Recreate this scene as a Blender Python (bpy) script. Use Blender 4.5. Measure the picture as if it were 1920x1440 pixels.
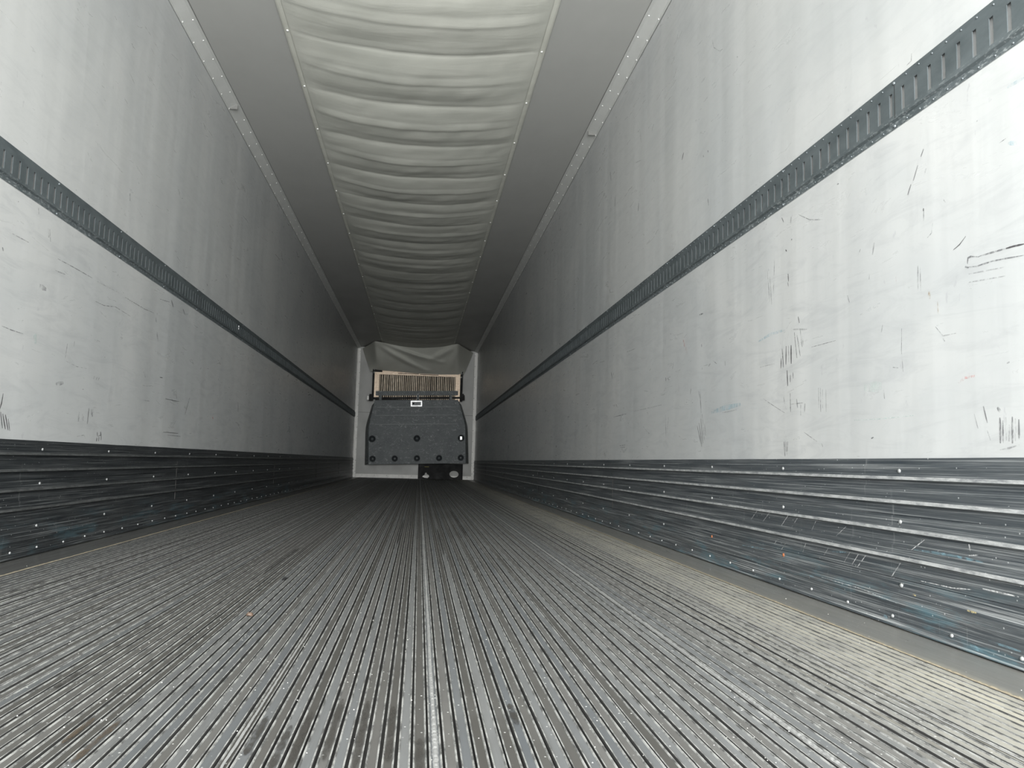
import bpy, bmesh, math, random
from mathutils import Matrix, Vector, noise
random.seed(7)
for o in list(bpy.data.objects): bpy.data.objects.remove(o)
S = bpy.context.scene
COL = S.collection
PI = math.pi
W2, CEIL, DEPTH, Y0 = 1.245, 2.69, 16.75, -0.45     # half width, ceiling height, front wall, rear door sill

# ---------------------------------------------------------------- camera
cam = bpy.data.cameras.new('camera'); camo = bpy.data.objects.new('camera', cam); COL.objects.link(camo)
cam.sensor_fit = 'HORIZONTAL'; cam.sensor_width = 36; cam.lens = 1502.93/1920*36
cam.clip_start = 0.02; cam.clip_end = 200
r = Vector((0.99305171, -0.11477737, 0.02597028)); u = Vector((-0.03697949, -0.09485498, 0.99480403)); f = Vector((0.11171758, 0.98885221, 0.09844031))
m = Matrix((r, u, -f)).transposed().to_4x4(); m.translation = Vector((0.0976, 0, 0.3641))
camo.matrix_world = m
S.camera = camo

# ---------------------------------------------------------------- light: overcast daylight coming in at the open rear doors
w = bpy.data.worlds.new('overcast_sky'); S.world = w; w.use_nodes = True
bg = w.node_tree.nodes['Background']; bg.inputs[0].default_value = (0.92, 0.97, 1.0, 1); bg.inputs[1].default_value = 0.25
def area(name, loc, target, sx, sy, power, col):
    l = bpy.data.lights.new(name, 'AREA'); l.shape = 'RECTANGLE'; l.size = sx; l.size_y = sy; l.energy = power; l.color = col
    o = bpy.data.objects.new(name, l); COL.objects.link(o); o.location = loc
    o.rotation_euler = (Vector(target)-Vector(loc)).to_track_quat('-Z', 'Y').to_euler()
    return o
area('door_daylight', (0.12, -1.6, 1.15), (0.0, 5, 1.25), 2.2, 2.0, 465, (0.985, 1.0, 0.99))
area('ground_bounce', (0.0, -1.1, 0.15), (0.0, 5, 2.3), 2.4, 0.9, 42, (1.0, 1.0, 0.97))
S.view_settings.view_transform = 'Standard'; S.view_settings.look = 'None'
S.view_settings.gamma = 1; S.view_settings.use_curve_mapping = False
S.view_settings.exposure = 0.0

# ---------------------------------------------------------------- materials
class NT:
    def __init__(s, name):
        s.m = bpy.data.materials.new(name); s.m.use_nodes = True; s.t = s.m.node_tree; s.n = s.t.nodes; s.l = s.t.links
        s.b = s.n['Principled BSDF']; s.out = s.n['Material Output']
    def set(s, k, v):
        if isinstance(v, bpy.types.NodeSocket): s.l.new(v, s.b.inputs[k])
        else: s.b.inputs[k].default_value = (*v, 1) if isinstance(v, tuple) and len(v) == 3 else v
    def node(s, t, **k):
        n = s.n.new(t)
        for a, b in k.items(): setattr(n, a, b)
        return n
    def put(s, n, i, v):
        if isinstance(v, bpy.types.NodeSocket): s.l.new(v, n.inputs[i])
        else: n.inputs[i].default_value = (*v, 1) if isinstance(v, tuple) and len(v) == 3 and n.inputs[i].type == 'RGBA' else v
    def pos(s, sc=(1, 1, 1), off=(0, 0, 0)):
        g = s.node('ShaderNodeNewGeometry'); mp = s.node('ShaderNodeMapping'); s.l.new(g.outputs['Position'], mp.inputs[0])
        mp.inputs['Scale'].default_value = sc; mp.inputs['Location'].default_value = off
        return mp.outputs[0]
    def noise(s, vec, scale=1, detail=4, rough=.55, out='Fac', dist=0):
        n = s.node('ShaderNodeTexNoise'); s.l.new(vec, n.inputs['Vector']); n.inputs['Scale'].default_value = scale
        n.inputs['Detail'].default_value = detail; n.inputs['Roughness'].default_value = rough; n.inputs['Distortion'].default_value = dist
        return n.outputs[out]
    def vor(s, vec, scale=1):
        n = s.node('ShaderNodeTexVoronoi'); s.l.new(vec, n.inputs['Vector']); n.inputs['Scale'].default_value = scale
        return n.outputs['Distance']
    def ramp(s, v, a, b, lo=0.0, hi=1.0, interp='LINEAR'):
        n = s.node('ShaderNodeMapRange', interpolation_type=interp); s.l.new(v, n.inputs[0])
        for i, x in zip((1, 2, 3, 4), (a, b, lo, hi)): n.inputs[i].default_value = x
        return n.outputs[0]
    def math(s, op, a, b=0.0):
        n = s.node('ShaderNodeMath', operation=op); s.put(n, 0, a); s.put(n, 1, b); return n.outputs[0]
    def mix(s, fac, a, b, mode='MIX'):
        n = s.node('ShaderNodeMix', data_type='RGBA', blend_type=mode); s.put(n, 0, fac); s.put(n, 6, a); s.put(n, 7, b); return n.outputs[2]
    def axis(s, i):
        g = s.node('ShaderNodeNewGeometry'); q = s.node('ShaderNodeSeparateXYZ'); s.l.new(g.outputs['Position'], q.inputs[0]); return q.outputs[i]
    def bump(s, h, strength=.3, dist=.01, prev=None):
        n = s.node('ShaderNodeBump'); n.inputs['Strength'].default_value = strength; n.inputs['Distance'].default_value = dist
        s.l.new(h, n.inputs['Height'])
        if prev is not None: s.l.new(prev, n.inputs['Normal'])
        s.l.new(n.outputs[0], s.b.inputs['Normal']); return n.outputs[0]

def mat_wall(name, seed):
    t = NT(name)
    big = t.noise(t.pos((1, .8, .7), (seed, 0, 0)), 1.5, 5, .6, dist=.5)
    col = t.mix(t.ramp(big, .38, .64), (.55, .555, .55), (.475, .488, .492))
    st = t.noise(t.pos((1, 9, .7), (seed, 3, 0)), 2.0, 4, .6)          # faint vertical streaks
    col = t.mix(t.ramp(st, .5, .8, 0, .10), col, (.40, .41, .41))
    sm = t.noise(t.pos((1, .9, 5), (seed, 7, 3)), 3.5, 6, .7, dist=1.2)  # rubbed grey smudges along the cargo direction
    lowm = t.ramp(t.axis(2), 1.15, 1.3, 1, .45)
    col = t.mix(t.math('MULTIPLY', t.ramp(sm, .50, .72, 0, .5), lowm), col, (.37, .38, .39))
    sp = t.noise(t.pos((1, 1, .6), (seed, 1, 9)), 34, 3, .6)
    col = t.mix(t.ramp(sp, .69, .74, 0, .5), col, (.38, .38, .40))
    t.set('Base Color', col)
    t.set('Roughness', t.ramp(sm, .3, .8, .24, .5)); t.set('Specular IOR Level', .5)
    rip = t.noise(t.pos((1, 2.6, .22), (seed, 2, 0)), 1.0, 2, .5)       # panel bulging between the posts
    fine = t.noise(t.pos((1, 16, .6), (seed, 5, 0)), 1.5, 3, .5)
    nb = t.bump(rip, .42, .022)
    nb = t.bump(fine, .16, .003, nb)
    t.bump(t.noise(t.pos(), 230, 2, .5), .06, .001, nb)
    return t.m
M = {}
M['wall_left'] = mat_wall('wall_panel_left', 0.0); M['wall_right'] = mat_wall('wall_panel_right', 4.3)

def mat_plain(name, col, rough=.5, metal=0.0, n_scale=8, n_amt=.25, stretch=(1, 1, 1), bump=0.0, spec=.5, dark=None):
    t = NT(name)
    n = t.noise(t.pos(stretch), n_scale, 5, .6)
    d = dark or tuple(c*.6 for c in col)
    t.set('Base Color', t.mix(t.ramp(n, .4, .75, 0, n_amt*2), col, d))
    t.set('Roughness', t.ramp(n, .3, .7, rough*.85, min(1, rough*1.15))); t.set('Metallic', metal); t.set('Specular IOR Level', spec)
    if bump: t.bump(n, bump, .004)
    return t.m
M['ceiling'] = mat_plain('ceiling_panel', (.45, .45, .432), .55, 0, 2.5, .08, (1, .6, 1), .15)
M['front'] = mat_plain('front_wall_panel', (.55, .55, .53), .45, 0, 6, .12, (1, 1, .6), .2)
M['trim'] = mat_plain('cove_strip_metal', (.60, .605, .585), .5, 0, 9, .12, (1, .6, 1), .1)
M['caulk'] = mat_plain('dirty_caulk', (.20, .20, .19), .8, 0, 14, .3)
M['rivet'] = mat_plain('rivet_aluminium', (.40, .41, .41), .35, .5, 40, .2)
M['track_rivet'] = mat_plain('track_rivet_steel', (.17, .19, .20), .4, .4, 40, .2)
M['cove_rivet'] = mat_plain('bright_cove_rivet', (.92, .92, .90), .35, .2, 40, .05)
M['rust'] = mat_plain('rusty_rivet', (.40, .14, .06), .7, .1, 60, .3)
M['alu'] = mat_plain('worn_aluminium', (.80, .79, .76), .5, .2, 18, .10, (1, 1, 1), .2)
M['black'] = mat_plain('black_rubber', (.012, .012, .013), .7, 0, 10, .2)
M['warm'] = mat_plain('evaporator_frame_metal', (.74, .60, .46), .4, .3, 22, .3, (1, 1, 2), .2, dark=(.45, .30, .20))
M['fin'] = mat_plain('evaporator_fin_metal', (.80, .68, .53), .45, .2, 30, .3, (1, 1, .4), 0, dark=(.28, .2, .14))
M['void'] = mat_plain('dark_air_space', (.015, .013, .011), .8, 0, 10, .2)
M['label_white'] = mat_plain('sticker_white', (.95, .95, .95), .3, .2, 20, .02)
M['label_grey'] = mat_plain('sticker_grey', (.30, .33, .35), .4, 0, 30, .2)
M['weld'] = mat_plain('weld_bead_metal', (.36, .36, .355), .4, .3, 60, .25, (1, .5, 1), .4)

def mat_cover():
    t = NT('scuffed_grey_plastic')
    c = t.mix(t.ramp(t.noise(t.pos(), 5, 4), .3, .75), (.095, .112, .12), (.15, .168, .173))
    z = t.noise(t.pos((1, 1, 1.4), (3, 0, 0)), 13, 8, .8, dist=1.5)
    c = t.mix(t.ramp(z, .545, .66, 0, .75), c, (.60, .63, .62))
    t.set('Base Color', c); t.set('Roughness', .5); t.bump(z, .15, .004); return t.m
M['cover'] = mat_cover()

def mat_fabric():
    t = NT('off_white_duct_fabric')
    n = t.noise(t.pos((1, .6, 1)), 2.2, 4)
    c = t.mix(t.ramp(n, .35, .7), (.635, .635, .575), (.56, .565, .51))
    t.set('Base Color', c); t.set('Roughness', .55); t.set('Specular IOR Level', .35)
    wv = t.noise(t.pos((1.2, 5, 1)), 2.2, 4, .55, dist=.6)
    nb = t.bump(wv, .22, .010)
    t.bump(t.noise(t.pos((1, 1, 1)), 300, 2), .1, .0008, nb)
    return t.m
M['fabric'] = mat_fabric()
def mat_hem():
    t = NT('duct_fabric_hem'); n = t.noise(t.pos(), 12, 4)
    t.set('Base Color', t.mix(t.ramp(n, .4, .7), (.69, .69, .62), (.62, .62, .55))); t.set('Roughness', .55); t.bump(n, .3, .003); return t.m
M['hem'] = mat_hem()

def mat_kick(name, side):
    t = NT(name)
    st = t.noise(t.pos((1, .5, 22)), 4.0, 6, .7)
    kk = .58 if side > 0 else .20  # left liner painted darker, standing for the weaker light on that side
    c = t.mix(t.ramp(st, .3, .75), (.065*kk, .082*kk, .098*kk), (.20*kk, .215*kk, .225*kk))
    sc = t.noise(t.pos((1, .35, 60), (side, 2, 0)), 5.0, 5, .75)              # rubbed bare metal running lengthwise
    low = t.ramp(t.axis(2), .30, .02, .5, 1)
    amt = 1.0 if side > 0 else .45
    c = t.mix(t.math('MULTIPLY', t.ramp(sc, .50, .68, 0, .85*amt), low), c, (.52, .54, .54))
    vs = t.noise(t.pos((1, 30, 2), (side, 0, 0)), 2.0, 4, .7)
    c = t.mix(t.ramp(vs, .64, .76, 0, .35), c, (.42, .43, .43))
    bl = t.noise(t.pos((1, 1, 7), (side, 9, 0)), 3.0, 5, .7)
    c = t.mix(t.math('MULTIPLY', t.ramp(bl, .52, .68, 0, .75*amt), t.ramp(t.axis(2), .15, .06, .0, 1)), c, (.10, .20, .24))
    sp = t.vor(t.pos((1, 1, 1)), 45)
    c = t.mix(t.ramp(sp, .10, .06, 0, .5), c, (.7, .72, .72))
    t.set('Base Color', c); t.set('Metallic', .15); t.set('Specular IOR Level', .35); t.set('Roughness', t.ramp(sc, .35, .7, .33, .5))
    t.bump(st, .15, .002); return t.m
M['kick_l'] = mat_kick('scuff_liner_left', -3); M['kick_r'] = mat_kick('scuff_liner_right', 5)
def mat_edge():  # edge wear together with a painted highlight, dimmer on the left side
    t = NT('ridge_wear_highlight'); n = t.noise(t.pos((1, .8, 3)), 28, 5, .7)
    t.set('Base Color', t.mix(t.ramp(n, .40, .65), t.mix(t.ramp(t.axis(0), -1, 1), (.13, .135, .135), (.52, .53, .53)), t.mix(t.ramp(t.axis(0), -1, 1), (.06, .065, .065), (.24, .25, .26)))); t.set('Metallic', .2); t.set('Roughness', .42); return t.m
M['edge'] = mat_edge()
def mat_track():
    t = NT('galvanised_track_steel'); n = t.noise(t.pos((1, .8, 2)), 9, 5, .65)
    c = t.mix(t.ramp(n, .3, .75), (.065, .079, .084), (.118, .136, .143))
    z = t.noise(t.pos((1, 1, 3), (4, 1, 1)), 60, 4, .7)
    low = t.ramp(t.axis(2), 1.25, 1.235, 0, 1)
    c = t.mix(t.math('MULTIPLY', t.ramp(z, .52, .68, 0, .6), low), c, (.45, .48, .48))
    t.set('Base Color', c); t.set('Metallic', .1); t.set('Roughness', .55); t.set('Specular IOR Level', .3); t.bump(z, .05, .001); return t.m
M['track'] = mat_track()

def mat_floor(name, rail, dirty=False):
    t = NT(name)
    oi = t.node('ShaderNodeObjectInfo')
    X = t.axis(0)
    n1 = t.noise(t.pos((1, .3, 1)), 3, 5, .6)
    if rail:
        if dirty: base = t.mix(oi.outputs['Random'], (.058, .055, .050), (.118, .115, .110))
        else: base = t.mix(oi.outputs['Random'], (.100, .108, .116), (.155, .158, .158))
    else: base = t.mix(n1, (.27, .27, .266), (.22, .22, .215))
    blot = t.noise(t.pos((8, .45, 1)), 7, 6, .65)
    base = t.mix(t.ramp(blot, .50, .72, 0, .40), base, (.085, .082, .076))
    base = t.mix(t.ramp(n1, .55, .75, 0, .3), base, (.28, .28, .272))
    # darker tone towards the left half, paler towards the right half, both ragged
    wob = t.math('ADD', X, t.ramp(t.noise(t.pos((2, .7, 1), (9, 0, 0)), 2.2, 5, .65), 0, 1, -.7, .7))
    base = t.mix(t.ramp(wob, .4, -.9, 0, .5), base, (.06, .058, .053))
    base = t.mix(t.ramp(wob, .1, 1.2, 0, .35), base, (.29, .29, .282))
    # dried beige mud near the right side
    edge = t.ramp(X, .72, 1.0, 0, 1); edge2 = t.ramp(X, 1.10, 1.12, 1, .25)
    mud = t.noise(t.pos((2, .8, 1), (1, 4, 0)), 5, 5, .65)
    base = t.mix(t.math('MULTIPLY', t.math('MULTIPLY', edge, edge2), t.ramp(mud, .35, .65, .35, .95)), base, (.46, .435, .365))
    sp = t.vor(t.pos((1, .8, 1)), 75); gate = t.noise(t.pos(), 9, 3, .6)
    base = t.mix(t.math('MULTIPLY', t.ramp(sp, .13, .08, 0, .85), t.ramp(gate, .45, .6)), base, (.85, .85, .83))
    t.set('Base Color', base); t.set('Metallic', .15 if rail else .45); t.set('Specular IOR Level', .2); t.set('Roughness', t.ramp(blot, .3, .7, .55, .7) if rail else t.ramp(blot, .3, .7, .26, .4))
    t.bump(blot, .2, .001); return t.m
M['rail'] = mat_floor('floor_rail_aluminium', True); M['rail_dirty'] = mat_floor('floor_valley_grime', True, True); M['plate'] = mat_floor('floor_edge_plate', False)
def mat_lip():
    t = NT('bright_rail_lip'); n = t.noise(t.pos((3, 1, 1)), 24, 5, .75)
    t.set('Base Color', t.mix(t.ramp(n, .42, .60), (.44, .44, .425), (.115, .115, .112))); t.set('Metallic', .35); t.set('Roughness', .4); return t.m
M['lip'] = mat_lip()
M['slot'] = mat_plain('slot_shade_dark', (.035, .034, .033), .85, 0, 20, .3)  # shade inside the slots painted dark on floor bed and rail sides

def mat_mark(name, col, lo, hi, alpha, stretch):
    t = NT(name); n = t.noise(t.pos(stretch), 40, 4, .7)
    t.set('Base Color', col); t.set('Roughness', .6)
    t.set('Alpha', t.ramp(n, lo, hi, 0, alpha)); return t.m
ST = (1, 1.6, .8)
MK = {'k': mat_mark('scuff_black', (.07, .065, .07), .28, .46, .88, ST), 'g': mat_mark('scuff_grey', (.18, .18, .19), .36, .58, .72, ST),
      'f': mat_mark('scuff_faint', (.28, .28, .29), .38, .62, .5, ST), 'b': mat_mark('scuff_blue', (.26, .48, .58), .40, .66, .40, ST),
      't': mat_mark('scuff_teal', (.50, .66, .62), .38, .65, .45, ST), 't2': mat_mark('scuff_pale_green', (.60, .70, .66), .38, .65, .3, ST),
      'p': mat_mark('scuff_pink', (.70, .25, .24), .48, .66, .5, ST), 'o': mat_mark('scuff_rust', (.45, .30, .14), .45, .62, .6, ST),
      'r': mat_mark('scuff_red', (.50, .05, .05), .35, .5, .8, ST), 'w': mat_mark('scuff_white', (.80, .80, .80), .36, .6, .55, ST),
      'y': mat_mark('scuff_yellow', (.75, .62, .30), .42, .6, .6, ST), 'd': mat_mark('stain_dark', (.035, .032, .028), .34, .55, .85, (2, .6, 1)),
      'n': mat_mark('stain_brown', (.055, .038, .022), .34, .55, .8, (2, .6, 1))}

# ---------------------------------------------------------------- helpers
def link(name, me, parent=None):
    o = bpy.data.objects.new(name, me); COL.objects.link(o)
    if parent is not None: o.parent = parent
    return o
def mesh(name, vs, fs, mats, parent=None, mi=None, smooth=False):
    me = bpy.data.meshes.new(name); me.from_pydata([tuple(v) for v in vs], [], fs)
    for k in (mats if isinstance(mats, (list, tuple)) else [mats]): me.materials.append(k)
    if mi: me.polygons.foreach_set('material_index', mi)
    if smooth: me.polygons.foreach_set('use_smooth', [True]*len(me.polygons))
    me.update()
    return link(name, me, parent)
class MB:
    def __init__(s): s.v = []; s.f = []
    def box(s, x0, x1, y0, y1, z0, z1):
        b = len(s.v); s.v += [(x, y, z) for x in (x0, x1) for y in (y0, y1) for z in (z0, z1)]
        s.f += [tuple(b+i for i in q) for q in ((0, 1, 3, 2), (4, 6, 7, 5), (0, 4, 5, 1), (2, 3, 7, 6), (0, 2, 6, 4), (1, 5, 7, 3))]
        return s
    def build(s, name, mat, parent=None, bevel=0.0):
        o = mesh(name, s.v, s.f, mat, parent)
        if bevel:
            bm = bmesh.new(); bm.from_mesh(o.data); bmesh.ops.recalc_face_normals(bm, faces=bm.faces[:])
            bmesh.ops.bevel(bm, geom=bm.edges[:], offset=bevel, segments=2, affect='EDGES'); bm.to_mesh(o.data); bm.free()
        return o
def struct(o): o['kind'] = 'structure'; return o
def thing(o, label, cat, group=None):
    o['label'] = label; o['category'] = cat
    if group: o['group'] = group
    return o
def empty(name, loc=(0, 0, 0), rot=(0, 0, 0)):
    o = bpy.data.objects.new(name, None); COL.objects.link(o); o.location = loc; o.rotation_euler = rot; o.empty_display_size = .1; return o
def extrude_y(profile, ys, mats, name, parent=None, seg_mat=None, smooth=False, close=False):
    """profile: list of (x, z); swept along y stations"""
    n = len(profile); vs = [(x, y, z) for y in ys for x, z in profile]; fs = []; mi = []
    for j in range(len(ys)-1):
        for i in range(n-1 if not close else n):
            k = (i+1) % n
            fs.append((j*n+i, j*n+k, (j+1)*n+k, (j+1)*n+i)); mi.append(seg_mat[i] if seg_mat else 0)
    if close: fs += [tuple(range(n)), tuple((len(ys)-1)*n+i for i in range(n))]; mi += [0, 0]
    return mesh(name, vs, fs, mats, parent, mi, smooth)
def dome(name, r, h, mat, axis, seg=8):
    """low dome standing on its local origin, pointing along axis"""
    q = Vector(axis).normalized().to_track_quat('Z', 'Y'); vs = []; fs = []
    for rr, zz in ((r, 0), (r*.85, h*.55), (r*.45, h*.93)):
        for i in range(seg): a = 2*PI*i/seg; vs.append(q @ Vector((rr*math.cos(a), rr*math.sin(a), zz)))
    vs.append(q @ Vector((0, 0, h))); t = len(vs)-1
    for k in range(2):
        for i in range(seg): j = (i+1) % seg; fs.append((k*seg+i, k*seg+j, (k+1)*seg+j, (k+1)*seg+i))
    for i in range(seg): fs.append((2*seg+i, 2*seg+(i+1) % seg, t))
    me = bpy.data.meshes.new(name); me.from_pydata([tuple(v) for v in vs], [], fs); me.materials.append(mat)
    me.polygons.foreach_set('use_smooth', [True]*len(me.polygons)); return me
def put(name, me, loc, parent):
    o = link(name, me, parent); o.location = loc; return o
def frange(a, b, s):
    out = []
    while a < b-1e-9: out.append(a); a += s
    return out+[b]
def ribbon_marks(name, strokes, plane_x, sgn, parent):
    """thin scuffs lying on a side wall; strokes = [(points(y,z), width, kind)]"""
    keys = sorted({s[2] for s in strokes}); vs = []; fs = []; mi = []
    for n, (pts, wd, k) in enumerate(strokes):
        x = plane_x - sgn*(.0004+.00005*(n % 7)); L = []
        pp = []
        for a, b in zip(pts[:-1], pts[1:]):
            for q in range(4): pp.append((a[0]+(b[0]-a[0])*q/4, a[1]+(b[1]-a[1])*q/4))
        pp.append(pts[-1]); base = len(vs); N = len(pp)
        for i, p in enumerate(pp):
            a = pp[max(0, i-1)]; b = pp[min(N-1, i+1)]; dy, dz = b[0]-a[0], b[1]-a[1]; l = math.hypot(dy, dz) or 1
            h = wd*.5*(.35+.65*math.sin(PI*(i+.5)/N))*random.uniform(.8, 1.15)
            ny, nz = -dz/l*h, dy/l*h
            vs += [(x, p[0]+ny, p[1]+nz), (x, p[0]-ny, p[1]-nz)]
            if i: j = base+2*i; fs.append((j-2, j-1, j+1, j)); mi.append(keys.index(k))
    o = mesh(name, vs, fs, [MK[k] for k in keys], parent, mi); o['kind'] = 'stuff'; return o

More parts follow.
